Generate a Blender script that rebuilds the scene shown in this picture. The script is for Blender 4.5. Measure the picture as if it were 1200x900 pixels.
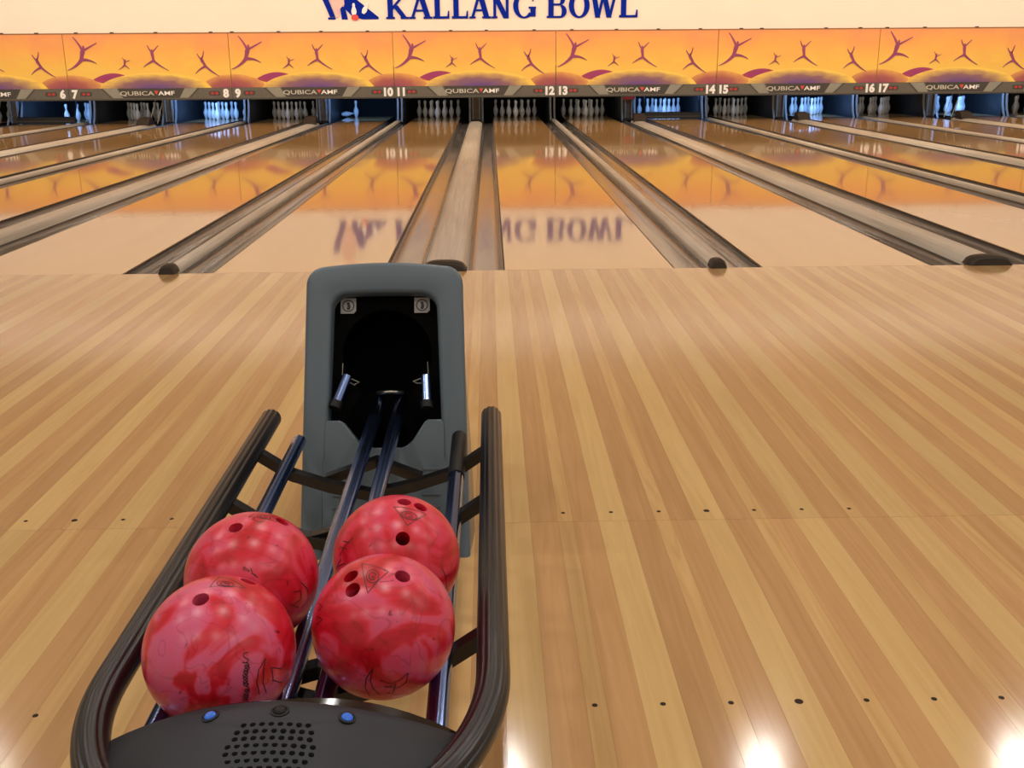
import bpy, bmesh, math, random
from mathutils import Vector, Matrix
random.seed(7)
for o in list(bpy.data.objects):
    bpy.data.objects.remove(o)
S = bpy.context.scene
COL = S.collection

# ------------------------------------------------------------------ camera
F_PX, PITCH, YAW, ROLL = 1225.92, 0.299269, 0.0191218, -0.0073699
CAM = Vector((0.29115, -6.38425, 1.23202))
fw = Vector((math.sin(YAW)*math.cos(PITCH), math.cos(YAW)*math.cos(PITCH), -math.sin(PITCH)))
rt0 = Vector((math.cos(YAW), -math.sin(YAW), 0))
up0 = rt0.cross(fw)
rt = rt0*math.cos(ROLL) + up0*math.sin(ROLL)
up = -rt0*math.sin(ROLL) + up0*math.cos(ROLL)
cd = bpy.data.cameras.new('camera')
cd.sensor_fit = 'HORIZONTAL'; cd.sensor_width = 36.0
cd.lens = F_PX/1200*36.0
cd.clip_start = 0.05; cd.clip_end = 200
cam = bpy.data.objects.new('camera', cd); COL.objects.link(cam)
mw = Matrix((rt, up, -fw)).transposed().to_4x4(); mw.translation = CAM
cam.matrix_world = mw
S.camera = cam

# ------------------------------------------------------------------ light
def srgb(r, g, b):
    def c(v):
        v /= 255.0
        return v/12.92 if v <= .04045 else ((v+.055)/1.055)**2.4
    return (c(r), c(g), c(b), 1.0)
w = bpy.data.worlds.new('world'); S.world = w; w.use_nodes = True
w.node_tree.nodes['Background'].inputs[0].default_value = (1.0, 0.88, 0.74, 1)
w.node_tree.nodes['Background'].inputs[1].default_value = 0.42
CEIL = 3.6
def area(name, loc, target, sx, sy, power, col, shape='RECTANGLE', spread=math.pi):
    l = bpy.data.lights.new(name, 'AREA'); l.shape = shape; l.size = sx
    if shape in ('RECTANGLE', 'ELLIPSE'): l.size_y = sy
    l.energy = power; l.color = col; l.spread = spread
    o = bpy.data.objects.new(name, l); COL.objects.link(o)
    o.location = loc
    d = Vector(target) - Vector(loc)
    o.rotation_euler = d.to_track_quat('-Z', 'Y').to_euler()
    return o
WARM = (1.0, 0.87, 0.72)
WHITE = (1.0, 0.97, 0.93)
# rows of round downlights in the ceiling over the approach
for ry, e in ((-.12, 12), (-2.5, 17), (-4.9, 14), (-7.4, 14)):
    for k in range(-2, 4):
        x = 0.34 + 1.83*k
        area('downlight', (x, ry, CEIL-.03), (x, ry, 0), .22, .22, e, WHITE, 'DISK')
# long lamp trough that washes the upper end wall, turned away from the approach
area('wall_wash', (1, 13.2, CEIL-.06), (1, 16.6, 1.55), 30, .35, 720, WARM)
# light rows added to brighten the lanes; the farthest follows a ceiling lamp row
for ly, le, ls in ((4.2, 150, 2.2), (8.6, 280, 2.2), (12.0, 140, math.pi)):
    area('lane_light', (1, ly, CEIL-.04), (1, ly+(1.2 if ls < 3 else .3), 0), 26, .12, le, WARM, spread=ls)

vs = S.view_settings
vs.view_transform = 'Standard'; vs.look = 'None'; vs.gamma = 1.0; vs.exposure = 0.0
vs.use_curve_mapping = False

# ------------------------------------------------------------------ helpers
class MB:
    def __init__(s): s.v = []; s.f = []; s.m = []
    def add(s, vs_, fs, mi=0):
        n = len(s.v); s.v += [tuple(p) for p in vs_]
        s.f += [tuple(i+n for i in f) for f in fs]; s.m += [mi]*len(fs); return s
    def box(s, x0, x1, y0, y1, z0, z1, mi=0):
        return s.add([(x0,y0,z0),(x1,y0,z0),(x1,y1,z0),(x0,y1,z0),(x0,y0,z1),(x1,y0,z1),(x1,y1,z1),(x0,y1,z1)],
              [(3,2,1,0),(4,5,6,7),(0,1,5,4),(1,2,6,5),(2,3,7,6),(3,0,4,7)], mi)
    def bevbox(s, x0, x1, y0, y1, z0, z1, b, mi=0):
        # box with a chamfer round its top
        s.loft([[(x0,y0,z0),(x1,y0,z0),(x1,y1,z0),(x0,y1,z0)],
                [(x0,y0,z1-b),(x1,y0,z1-b),(x1,y1,z1-b),(x0,y1,z1-b)],
                [(x0+b,y0+b,z1),(x1-b,y0+b,z1),(x1-b,y1-b,z1),(x0+b,y1-b,z1)]], True, True, True, mi)
        return s
    def loft(s, loops, closed=True, cap0=False, cap1=False, mi=0):
        n = len(loops[0]); vs_ = [p for l in loops for p in l]; fs = []
        for a in range(len(loops)-1):
            for i in range(n if closed else n-1):
                j = (i+1) % n
                fs.append((a*n+i, a*n+j, (a+1)*n+j, (a+1)*n+i))
        if cap0: fs.append(tuple(reversed(range(n))))
        if cap1: fs.append(tuple((len(loops)-1)*n+i for i in range(n)))
        return s.add(vs_, fs, mi)
    def tube(s, path, r, seg=16, caps=True, prof=None, mi=0, upv=(0,0,1)):
        path = [Vector(p) for p in path]; loops = []
        U0 = Vector(upv)
        for i, p in enumerate(path):
            t = (path[min(i+1,len(path)-1)] - path[max(i-1,0)]).normalized()
            a = t.cross(U0)
            if a.length < 1e-4: a = t.cross(Vector((1,0,0)))
            a.normalize(); b = a.cross(t).normalized()
            rr = r[i] if isinstance(r, (list, tuple)) else r
            lp = []
            for k in range(seg):
                th = 2*math.pi*k/seg
                q = rr*(prof(th) if prof else 1.0)
                lp.append(p + a*(q*math.cos(th)) + b*(q*math.sin(th)))
            loops.append(lp)
        return s.loft(loops, True, caps, caps, mi)
    def prismy(s, prof, y0, y1, closed=True, caps=True, mi=0):
        return s.loft([[(x, y0, z) for x, z in prof], [(x, y1, z) for x, z in prof]], closed, caps, caps, mi)
    def lathe(s, prof, seg=20, mi=0, c=(0,0,0)):
        loops = [[(c[0]+r*math.cos(2*math.pi*k/seg), c[1]+r*math.sin(2*math.pi*k/seg), c[2]+z) for k in range(seg)] for r, z in prof]
        return s.loft(loops, True, True, True, mi)
    def flat(s, pts, y0, y1, mi=0):
        # polygon given in (x, z), from y0 (front) to y1 (back)
        return s.loft([[(x, y1, z) for x, z in pts], [(x, y0, z) for x, z in pts]], True, True, True, mi)
    def build(s, name, mats, parent=None, smooth=None, fix=True):
        me = bpy.data.meshes.new(name); me.from_pydata(s.v, [], s.f)
        if not isinstance(mats, (list, tuple)): mats = [mats]
        for m in mats: me.materials.append(m)
        for p, mi in zip(me.polygons, s.m): p.material_index = mi
        if fix:
            bm = bmesh.new(); bm.from_mesh(me); bmesh.ops.recalc_face_normals(bm, faces=bm.faces); bm.to_mesh(me); bm.free()
        if smooth is not None:
            for p in me.polygons: p.use_smooth = True
            if smooth < 3.1: me.set_sharp_from_angle(angle=smooth)
        return link(name, me, parent)
def link(name, me, parent=None):
    o = bpy.data.objects.new(name, me); COL.objects.link(o)
    if parent is not None: o.parent = parent
    return o
def empty(name, loc=(0,0,0)):
    o = bpy.data.objects.new(name, None); COL.objects.link(o); o.location = loc; o.empty_display_size = .1
    return o
def tag(o, label=None, cat=None, group=None, kind=None):
    if label: o['label'] = label
    if cat: o['category'] = cat
    if group: o['group'] = group
    if kind: o['kind'] = kind
    return o
NUM = {4:'four',5:'five',6:'six',7:'seven',8:'eight',9:'nine',10:'ten',11:'eleven',12:'twelve',13:'thirteen',14:'fourteen',15:'fifteen',16:'sixteen',17:'seventeen',18:'eighteen',19:'nineteen',20:'twenty'}

# ------------------------------------------------------------------ materials
class NT:
    def __init__(s, name):
        s.m = bpy.data.materials.new(name); s.m.use_nodes = True
        s.t = s.m.node_tree; s.b = s.t.nodes['Principled BSDF']
    def n(s, typ, **kw):
        x = s.t.nodes.new(typ)
        for k, v in kw.items(): setattr(x, k, v)
        return x
    def l(s, a, b): s.t.links.new(a, b)
    def coords(s, kind='Object', scale=(1,1,1)):
        tc = s.n('ShaderNodeTexCoord'); mp = s.n('ShaderNodeMapping'); mp.inputs['Scale'].default_value = scale
        s.l(tc.outputs[kind], mp.inputs[0]); return mp.outputs[0]
    def world(s, scale=(1,1,1)):
        g = s.n('ShaderNodeNewGeometry'); mp = s.n('ShaderNodeMapping'); mp.inputs['Scale'].default_value = scale
        s.l(g.outputs['Position'], mp.inputs[0]); return mp.outputs[0]
    def noise(s, vec, scale=5, detail=4, rough=.55, dist=0):
        x = s.n('ShaderNodeTexNoise'); x.inputs['Scale'].default_value = scale; x.inputs['Detail'].default_value = detail
        x.inputs['Roughness'].default_value = rough; x.inputs['Distortion'].default_value = dist
        s.l(vec, x.inputs['Vector']); return x.outputs['Fac']
    def ramp(s, fac, stops, interp='LINEAR'):
        r = s.n('ShaderNodeValToRGB'); r.color_ramp.interpolation = interp
        while len(r.color_ramp.elements) < len(stops): r.color_ramp.elements.new(.5)
        for e, (p, c) in zip(r.color_ramp.elements, stops): e.position = p; e.color = c
        s.l(fac, r.inputs[0]); return r.outputs[0]
    def mix(s, fac, a, b, mode='MIX'):
        x = s.n('ShaderNodeMix', data_type='RGBA', blend_type=mode)
        for inp, v in ((x.inputs[0], fac), (x.inputs[6], a), (x.inputs[7], b)):
            if hasattr(v, 'links') or hasattr(v, 'is_linked'): s.l(v, inp)
            else: inp.default_value = v
        return x.outputs[2]
    def bump(s, h, strength=.1, dist=.001):
        b = s.n('ShaderNodeBump'); b.inputs['Strength'].default_value = strength; b.inputs['Distance'].default_value = dist
        s.l(h, b.inputs['Height']); s.l(b.outputs[0], s.b.inputs['Normal'])
    def set(s, **kw):
        for k, v in kw.items(): s.b.inputs[k.replace('_', ' ')].default_value = v
        return s
def plain(name, col, rough=.5, metal=0, var=.08, scale=8, spec=.5):
    t = NT(name); v = t.coords('Object')
    c = srgb(*col); f = t.noise(v, scale, 3)
    a = tuple(x*(1-var) for x in c[:3])+(1,); b = tuple(min(1, x*(1+var)) for x in c[:3])+(1,)
    t.l(t.ramp(f, [(.3, a), (.7, b)]), t.b.inputs['Base Color'])
    t.set(Roughness=rough, Metallic=metal, Specular_IOR_Level=spec)
    return t.m
def wood(name, c0, c1, c2, rough, grain=(26, 1.1, 1), bumpy=.03):
    t = NT(name); oi = t.n('ShaderNodeObjectInfo')
    g = t.n('ShaderNodeNewGeometry'); sc = t.n('ShaderNodeVectorMath', operation='SCALE'); sc.inputs['Scale'].default_value = 37.0
    cb = t.n('ShaderNodeCombineXYZ'); t.l(oi.outputs['Random'], cb.inputs['Z']); t.l(cb.outputs[0], sc.inputs[0])
    ad = t.n('ShaderNodeVectorMath', operation='ADD'); t.l(g.outputs['Position'], ad.inputs[0]); t.l(sc.outputs[0], ad.inputs[1])
    mp = t.n('ShaderNodeMapping'); mp.inputs['Scale'].default_value = grain; t.l(ad.outputs[0], mp.inputs[0])
    f = t.noise(mp.outputs[0], 1.0, 5, .55, 1.6)
    base = t.ramp(f, [(.28, srgb(*c0)), (.5, srgb(*c1)), (.75, srgb(*c2))])
    hv = t.n('ShaderNodeHueSaturation'); mr = t.n('ShaderNodeMapRange'); mr.inputs['To Min'].default_value = .93; mr.inputs['To Max'].default_value = 1.07
    t.l(oi.outputs['Random'], mr.inputs[0]); t.l(mr.outputs[0], hv.inputs['Value']); t.l(base, hv.inputs['Color'])
    t.l(hv.outputs[0], t.b.inputs['Base Color']); t.set(Roughness=rough, Specular_IOR_Level=.7)
    t.bump(t.noise(t.world((1, 1, 1)), 160, 3), .12, .0006)
    r2 = t.noise(t.world((1, 1, 1)), 1.3, 3)
    mr2 = t.n('ShaderNodeMapRange'); mr2.inputs['To Min'].default_value = rough*.8; mr2.inputs['To Max'].default_value = rough*1.3
    t.l(r2, mr2.inputs[0]); t.l(mr2.outputs[0], t.b.inputs['Roughness'])
    return t.m
M = {}
M['plank_light'] = wood('plank_light', (184,150,98), (191,158,105), (197,165,112), .12)
M['plank_dark'] = wood('plank_dark', (168,128,84), (176,136,91), (184,144,98), .12)
M['plank_narrow'] = wood('plank_narrow', (178,140,90), (187,150,99), (195,160,108), .12)
M['slab'] = plain('slab', (120,84,50), .6)
# lane wood under its varnish; its boards are too fine to tell apart from here
def lane_mat():
    t = NT('lane_wood'); f = t.noise(t.world((3, .25, 1)), 1.0, 2)
    t.l(t.ramp(f, [(.3, srgb(187,147,95)), (.7, srgb(193,153,101))]), t.b.inputs['Base Color'])
    t.set(Roughness=.055); t.b.inputs['IOR'].default_value = 1.5
    return t.m
M['lane'] = lane_mat()
def gutter_mat():
    t = NT('gutter'); f = t.noise(t.world((9, .5, 9)), 1.6, 5, .6, .5)
    t.l(t.ramp(f, [(.25, srgb(80,77,74)), (.5, srgb(98,94,90)), (.8, srgb(124,119,113))]), t.b.inputs['Base Color'])
    r = t.noise(t.world((4, .8, 4)), 2, 4); mr = t.n('ShaderNodeMapRange'); mr.inputs['To Min'].default_value = .05; mr.inputs['To Max'].default_value = .2
    t.l(r, mr.inputs[0]); t.l(mr.outputs[0], t.b.inputs['Roughness'])
    t.bump(t.noise(t.world((7, .7, 7)), 1.5, 2), .25, .006)
    return t.m
M['gutter'] = gutter_mat()
def capping_mat():
    t = NT('capping'); f = t.noise(t.world((40, .8, 40)), 1.2, 6, .65)
    f2 = t.noise(t.world((3, .5, 3)), 1.0, 4)
    a = t.ramp(f, [(.3, srgb(160,155,145)), (.55, srgb(190,185,174)), (.8, srgb(210,206,198))])
    b = t.ramp(f2, [(.35, (.8,.78,.74,1)), (.65, (1,1,1,1))])
    t.l(t.mix(1.0, a, b, 'MULTIPLY'), t.b.inputs['Base Color']); t.set(Roughness=.28)
    return t.m
M['capping'] = capping_mat()
M['rubber'] = plain('rubber', (44,38,32), .45)
M['edge'] = plain('edge_shade', (56,40,28), .5)  # shade on the side of the lane, put into a dark brown colour
M['wall'] = plain('wall_cream', (246,230,212), .75, var=.015, scale=1.2)
M['ceiling'] = plain('ceiling_paint', (244,238,230), .9, var=.02)
M['black'] = plain('pit_black', (9,9,10), .8)
M['kick'] = plain('kickback_grey', (70,70,72), .4, scale=3, var=.2)
M['flange'] = plain('flange_grey', (160,158,152), .35)
M['pin'] = plain('pin_plastic', (235,232,228), .25, var=.02)
M['sweep'] = plain('sweep_grey', (48,54,62), .45)
M['letter_blue'] = plain('letter_blue', (0,34,150), .7, var=.03, spec=.1)
M['white'] = plain('print_white', (240,238,235), .6, var=.02)
M['pink'] = plain('print_pink', (228,188,182), .6)
M['red'] = plain('print_red', (214,70,56), .5)
M['mark_red'] = plain('mark_red', (176,48,48), .5)
M['fascia'] = plain('fascia_grey', (96,92,82), .5, var=.05)
M['fascia_light'] = plain('fascia_light', (140,138,126), .5, var=.05)
M['fascia_dark'] = plain('fascia_dark', (66,62,56), .5, var=.05)
M['silver'] = plain('print_silver', (196,192,178), .4)
M['brown_panel'] = plain('brown_panel', (120,98,70), .5, var=.15)
M['block'] = plain('block_brown', (38,31,27), .6, spec=.3)

# ------------------------------------------------------------------ lane geometry
LW, GUT, WIDE, NARROW = 1.0668, .235, .257, .0633
C12 = WIDE/2 + GUT + LW/2
PAIR = 2*LW + 4*GUT + WIDE + NARROW
def lane_c(n):
    return (C12 if n % 2 == 0 else -C12) + ((n-11)//2)*PAIR
LANE_END = 19.25
LANES = range(5, 20)

# ---- floor of the approach
fl = MB().box(-4.6, 5.6, -8.2, -.004, -.12, -.022).build('floor', M['slab']); tag(fl, 'approach floor of light and dark maple strips running to the lanes', None, None, 'structure')
per = [('plank_light', -.041, .041), ('plank_dark', .041, .119), ('plank_narrow', .119, .161), ('plank_dark', .161, .2325)]
SEAM = -3.705
meshes = {}
for row, (y0, y1) in enumerate(((SEAM+.0006, -.004), (-8.2, SEAM-.0006))):
    for k in range(-20, 17):
        for j, (mt, a, b) in enumerate(per):
            xc = C12 + k*.2735 + (a+b)/2
            if xc < -4.5 or xc > 5.5: continue
            key = (j, row)
            if key not in meshes:
                h = (b-a)/2 - .00008
                o = MB().bevbox(-h, h, y0, y1, -.022, 0, .0002).build('plank', M[mt], fl)
                meshes[key] = o.data
            else:
                o = link('plank', meshes[key], fl)
            o.location = (xc, 0, 0)
M['dot'] = plain('dot_brown', (38,22,14), .6, spec=.2)
dsm = MB().lathe([(.006, 0), (.0058, .0005)], 14).build('approach_dot', M['dot'], fl); dsm.location = (C12-3*LW*5/39, -3.645, 0)
dbg = MB().lathe([(.0088, 0), (.0086, .0005)], 16).build('approach_dot', M['dot'], fl); dbg.location = (C12, -3.645, 0)
for n in (9, 10, 11, 12, 13):
    for i in range(-3, 4):
        for yy in (-3.645, -4.578):
            if n == 12 and yy == -3.645 and i in (-3, 0): continue
            x = lane_c(n) + i*LW*5/39
            if not -4.4 < x < 5.4: continue
            o = link('approach_dot', (dbg if i == 0 else dsm).data, fl); o.location = (x, yy, 0)

# ---- lanes
for n in LANES:
    c = lane_c(n); e = empty('bowling_lane', (c, 0, 0))
    tag(e, 'glossy maple bowling lane running to the pit under number %s' % NUM[n], 'lane', 'bowling lanes')
    MB().box(-LW/2+.012, LW/2-.012, 0.0, LANE_END, -.09, 0).build('lane_surface', M['lane'], e)
    for s in (-1, 1):
        a, b = sorted((s*(LW/2-.012), s*LW/2))
        MB().box(a, b, 0.0, LANE_END, -.09, -.003).build('edge_shade', M['edge'], e)  # strip coloured dark for the shaded line along the lane side

# ---- gutters and the cappings between lanes
def gutter(x0, x1, label):
    # channel from x0 to x1: short upright sides, flat floor with rounded corners
    wd = x1-x0; d = .072; prof = [(x0+.0005, -.012)]
    for k in range(0, 9):
        t = k/8*math.pi/2; prof.append((x0+.004+.055*(1-math.cos(t)), -.012-(d-.012)*math.sin(t)))
    for k in range(8, -1, -1):
        t = k/8*math.pi/2; prof.append((x1-.004-.055*(1-math.cos(t)), -.012-(d-.012)*math.sin(t)))
    prof.append((x1-.0005, -.012))
    under = [(x, z-.006) for x, z in reversed(prof)]
    o = MB().prismy(prof+under, .002, 17.5).build('gutter', M['gutter'], None, .6)
    tag(o, label, 'gutter', 'gutters')
def dome(hw, zt, zb, nseg=12):
    p = [(-hw, zb)]
    for k in range(nseg+1):
        t = -1 + 2*k/nseg
        p.append((hw*t, zb+.004 + (zt-zb-.004)*(max(0, 1-abs(t)**3.2))**.6))
    p.append((hw, zb)); return p
def capping(x, hw, zt, label, yend):
    e = empty('lane_divider', (x, 0, 0)); tag(e, label, 'divider', 'lane dividers')
    MB().prismy(dome(hw, zt, -.02), .05, yend).build('capping', M['capping'], e, .5)
    MB().box(-hw, hw, .004, yend, -.085, -.02).build('divider_side', M['edge'], e)
    pr = dome(hw, zt+.022, .0015, 12); pr2 = [(a*.9, .0015+(z-.0015)*.78) for a, z in pr]
    lo = [[(a, .075, z) for a, z in pr], [(a, -.012, z) for a, z in pr], [(a, -.034, z) for a, z in pr2]]
    m = MB().loft(lo, True, True, True).build('end_cap', M['rubber'], e, .7)
    return e
HWW, HWN = .14, .052
for k in range(-3, 4):
    x = k*PAIR; a, b = 11+2*k, 12+2*k
    capping(x, HWW, .034, 'broad pale divider with dark end cap between lanes %s and %s' % (NUM[a], NUM[b]), 16.2)
    gutter(x-WIDE/2-GUT, x-HWW-.0006, 'grey gutter on the right edge of lane %s beside the broad divider' % NUM[a])
    gutter(x+HWW+.0006, x+WIDE/2+GUT, 'grey gutter on the left edge of lane %s beside the broad divider' % NUM[b])
for k in range(-3, 4):
    x = PAIR/2 + k*PAIR; a, b = 12+2*k, 13+2*k
    capping(x, HWN, .03, 'narrow rounded divider with dark end cap between lanes %s and %s' % (NUM[a], NUM[b]), 17.3)
    gutter(x-NARROW/2-GUT, x-HWN-.0006, 'grey gutter on the right edge of lane %s beside the narrow divider' % NUM[a])
    gutter(x+HWN+.0006, x+NARROW/2+GUT, 'grey gutter on the left edge of lane %s beside the narrow divider' % NUM[b])

# ---- pits
MASK_Y = 16.5
tag(MB().box(-13.4, 14.2, 20.5, 20.56, -.3, 1.2).build('wall_pit', M['black']), 'black back of the pin pits', None, None, 'structure')
tag(MB().box(-13.4, 14.2, MASK_Y+.1, 20.56, 1.2, 1.25).build('pit_light_block', M['black']), 'unseen black sheet added over the pin pits to keep light out', None, None, 'structure')  # added out of view so room light does not leak into the pits
tag(MB().box(-13.4, 14.2, 0.0, 20.56, -.36, -.3).build('floor_pit', M['black']), 'dark floor below the lanes and pits', None, None, 'structure')
KY0, KY1 = 17.75, 20.4
def kickback(n, side):
    x = lane_c(n) + side*(LW/2+GUT-.012)
    e = empty('kickback_panel', (x, KY0, 0))
    tag(e, 'grey kickback panel on the %s side of the pins of lane %s' % ('left' if side < 0 else 'right', NUM[n]), 'panel', 'kickback panels')
    MB().box(-.012, .012, .02, KY1-KY0, -.29, 1.15).build('panel', M['kick'], e)
    # upright flange, sweeping forward at its foot
    pts = []
    for i in range(9):
        t = i/8; pts.append((-.02-.20*max(0, 1-t*2.4)**2, -.07+t*1.2))
    lo = [[(-.02, y, z), (.02, y, z), (.02, y+.03, z), (-.02, y+.03, z)] for y, z in pts]
    MB().loft(lo, True, True, True).build('front_flange', M['flange'], e)
for n in LANES:
    for s in (-1, 1): kickback(n, s)
for k in range(-3, 4):
    x = k*PAIR; a, b = 11+2*k, 12+2*k
    hw = WIDE/2 - .01
    e = empty('division_cover', (x, 17.3, 0)); tag(e, 'upright brown and grey cover closing the gap between pits %s and %s' % (NUM[a], NUM[b]), 'panel', 'division covers')
    MB().box(-hw, hw, .42, .46, -.05, 1.1).build('back_panel', M['kick'], e)
    MB().box(-hw*.5, hw*.5, .36, .42, 0, 1.1).build('centre_panel', M['brown_panel'], e)
    for s in (-1, 1):
        MB().box(s*hw*.62-.012, s*hw*.62+.012, .33, .42, 0, 1.1).build('rib', M['flange'], e)
    if k == 1:
        tag(MB().bevbox(-.13, .13, .28, .34, .40, .56, .015).build('orange_box', M['red'], e), 'small orange-red box at the top')
    if k != 0:
        o = MB()
        o.loft([[(-.13, -.16, 0), (.13, -.16, 0), (.13, .2, 0), (-.13, .2, 0)],
                [(-.12, -.05, .10), (.12, -.05, .10), (.12, .19, .13), (-.12, .19, .13)],
                [(-.10, .0, .125), (.10, .0, .125), (.10, .17, .15), (-.10, .17, .15)]], True, True, True)
        o = o.build('ball_guard', M['block'], None, .3); o.location = (x, 15.85, .034)
        tag(o, 'dark wedge-shaped guard on the divider end between lanes %s and %s' % (NUM[a], NUM[b]), 'guard', 'ball guards')

# ---- pins
IN = .0254
pprof = [(.0, 0), (1.0, 0), (1.06, .06), (1.414, .75), (1.953, 2.25), (2.255, 3.375), (2.383, 4.5), (2.28, 5.875), (1.85, 7.25), (1.236, 8.625), (.98, 9.375), (.898, 10), (.935, 10.875), (1.047, 11.75), (1.2, 12.625), (1.273, 13.5), (1.17, 14.2), (.85, 14.72), (.4, 14.96), (.02, 15)]
pin0 = MB().lathe([(max(r, .01)*IN, z*IN) for r, z in pprof], 18)
PINME = None
def pin(x, y, z, label, group, rot=None):
    global PINME
    if PINME is None:
        o = pin0.build('bowling_pin', M['pin'], None, 3.2); PINME = o.data
    else: o = link('bowling_pin', PINME)
    o.location = (x, y, z)
    if rot: o.rotation_euler = rot
    tag(o, label, 'pin', group)
R12 = .3048; RW = R12*math.sqrt(3)/2
SPOT = [(0,0,'front'), (-.5,1,'second row left'), (.5,1,'second row right'), (-1,2,'third row left'), (0,2,'third row middle'), (1,2,'third row right'),
        (-1.5,3,'back row far left'), (-.5,3,'back row inner left'), (.5,3,'back row inner right'), (1.5,3,'back row far right')]
BLUE = {6, 8, 10, 14, 16, 18}
for n in LANES:
    c = lane_c(n); tone = 'blue-lit' if n in BLUE else 'dim white'
    grp = 'bowling pins standing on lane %s' % NUM[n]
    for i, (dx, dy, nm) in enumerate(SPOT):
        if n == 10: continue
        if n == 6 and i in (1, 3, 4, 6, 7): continue
        pin(c+dx*R12, 18.29+dy*RW, 0, '%s bowling pin, %s of the rack on lane %s' % (tone, nm, NUM[n]), grp)
    if n == 10:
        pin(-2.846, 19.12, 0, 'lone blue-lit bowling pin still standing on lane ten', None)
        pin(-3.2, 19.2, .06, 'blue-lit bowling pin lying on its side on lane ten', None, (math.pi/2-.05, 0, math.radians(110)))
    # lamp over each rack
    if n in BLUE:
        area('pin_lamp', (c, 17.25, .82), (c, 18.75, .1), .9, .12, 26 if n not in (6, 14, 10) else 18, (.18, .42, 1.0), spread=2.4)
    else:
        area('pin_lamp', (c, 17.25, .82), (c, 18.75, .1), .9, .12, 1.6, (1, .95, .86), spread=2.4)
for n in (6, 14):
    c = lane_c(n); e = empty('sweep_bar', (c, 17.1, 0)); tag(e, 'dark sweep bar lowered across the pin deck of lane %s' % NUM[n], 'sweep bar', 'sweep bars')
    MB().bevbox(-.62, .62, 0, .06, .012, .15, .01).build('board', M['sweep'], e)
    MB().box(-.6, .6, -.012, 0, .05, .07).build('ridge', M['fascia'], e)
    for s in (-1, 1):
        MB().tube([(s*.6, .03, .1), (s*.6, .45, .75)], .02, 8).build('arm', M['sweep'], e, .6)
for xx, (k, y) in {1: (-3, 16.6), 2: (-2, 16.6), 3: (3, 16.6)}.items():
    e = empty('guard_wires', (k*PAIR, y, 0)); tag(e, 'slanting thin metal rods in front of the gap between pits %s and %s' % (NUM[11+2*k], NUM[12+2*k]), 'rods', 'slanting rods')
    sg = -1 if k < 0 else 1
    for d in (0, .16):
        MB().tube([(-.12+d, 0, .02), (.06+d, .05, .6)], .008, 6).build('rod', M['flange'], e, .6)

# ------------------------------------------------------------------ masking panels with printed art
M['m_fig'] = plain('print_purple', (146,62,104), .6, var=.18, scale=5)
def art_mat():
    t = NT('print_sunset'); tc = t.n('ShaderNodeTexCoord'); sp = t.n('ShaderNodeSeparateXYZ'); t.l(tc.outputs['Object'], sp.inputs[0])
    mr = t.n('ShaderNodeMapRange'); mr.inputs['From Min'].default_value = .74; mr.inputs['From Max'].default_value = 1.83; t.l(sp.outputs['Z'], mr.inputs[0])
    nz = t.noise(t.coords('Object', (.9, 1, 1.4)), 1.6, 3, .5, .6)
    ad = t.n('ShaderNodeMath', operation='MULTIPLY_ADD'); ad.inputs[1].default_value = .55; t.l(nz, ad.inputs[0]); t.l(mr.outputs[0], ad.inputs[2])
    sb = t.n('ShaderNodeMath', operation='SUBTRACT'); sb.inputs[1].default_value = .27; t.l(ad.outputs[0], sb.inputs[0])
    t.l(t.ramp(sb.outputs[0], [(0, srgb(236,198,96)), (.4, srgb(238,190,82)), (.72, srgb(238,168,82)), (1, srgb(234,152,94))]), t.b.inputs['Base Color'])
    t.set(Roughness=.55); return t.m
M['m_art'] = art_mat()
def hill_mat(name, cin, cmid, cout, cx, cz, rx, rz):
    t = NT(name); tc = t.n('ShaderNodeTexCoord'); mp = t.n('ShaderNodeMapping')
    mp.inputs['Location'].default_value = (-cx/rx, 0, -cz/rz); mp.inputs['Scale'].default_value = (1/rx, 0, 1/rz); t.l(tc.outputs['Object'], mp.inputs[0])
    ln = t.n('ShaderNodeVectorMath', operation='LENGTH'); t.l(mp.outputs[0], ln.inputs[0])
    nz = t.noise(t.coords('Object', (3, 1, 8)), 1.5, 3)
    ad = t.n('ShaderNodeMath', operation='MULTIPLY_ADD'); ad.inputs[1].default_value = .35; t.l(nz, ad.inputs[0]); t.l(ln.outputs['Value'], ad.inputs[2])
    sb = t.n('ShaderNodeMath', operation='SUBTRACT'); sb.inputs[1].default_value = .17; t.l(ad.outputs[0], sb.inputs[0])
    t.l(t.ramp(sb.outputs[0], [(.15, srgb(*cin)), (.55, srgb(*cmid)), (.82, tuple((a+b)/2 for a, b in zip(srgb(*cmid), srgb(*cout)))), (1, srgb(*cout))]), t.b.inputs['Base Color'])
    t.set(Roughness=.6); return t.m
PH, PZ0, PZ1 = 1.08, .745, 1.825       # art zone
PW = PAIR
def U(px): return -PW/2 + (px-8)/749.0*PW
def V(py): return PZ1 - (py-148)/252.0*PH
M['m_hill_big'] = hill_mat('print_hill_big', (108,72,132), (140,98,104), (246,206,88), U(400), V(402), U(660)-U(400), .30)
M['m_hill_red'] = hill_mat('print_hill_red', (146,68,92), (168,92,84), (226,164,84), U(8), V(402), U(170)-U(8), .28)
M['m_hill_lens'] = hill_mat('print_hill_lens', (150,50,108), (158,54,100), (170,66,84), U(200), V(350), .4, .14)
M['trim'] = plain('mask_trim', (150,108,70), .5)
def taper(pts, ws):
    # ribbon polygon through points with half widths
    L, Rr = [], []
    for i, p in enumerate(pts):
        a = Vector(pts[max(i-1, 0)]); b = Vector(pts[min(i+1, len(pts)-1)]); d = (b-a); d = Vector((d.x, d.y)).normalized(); nrm = Vector((-d.y, d.x))
        q = Vector(p); L.append(q + nrm*ws[i]); Rr.append(q - nrm*ws[i])
    return L, Rr
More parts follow.
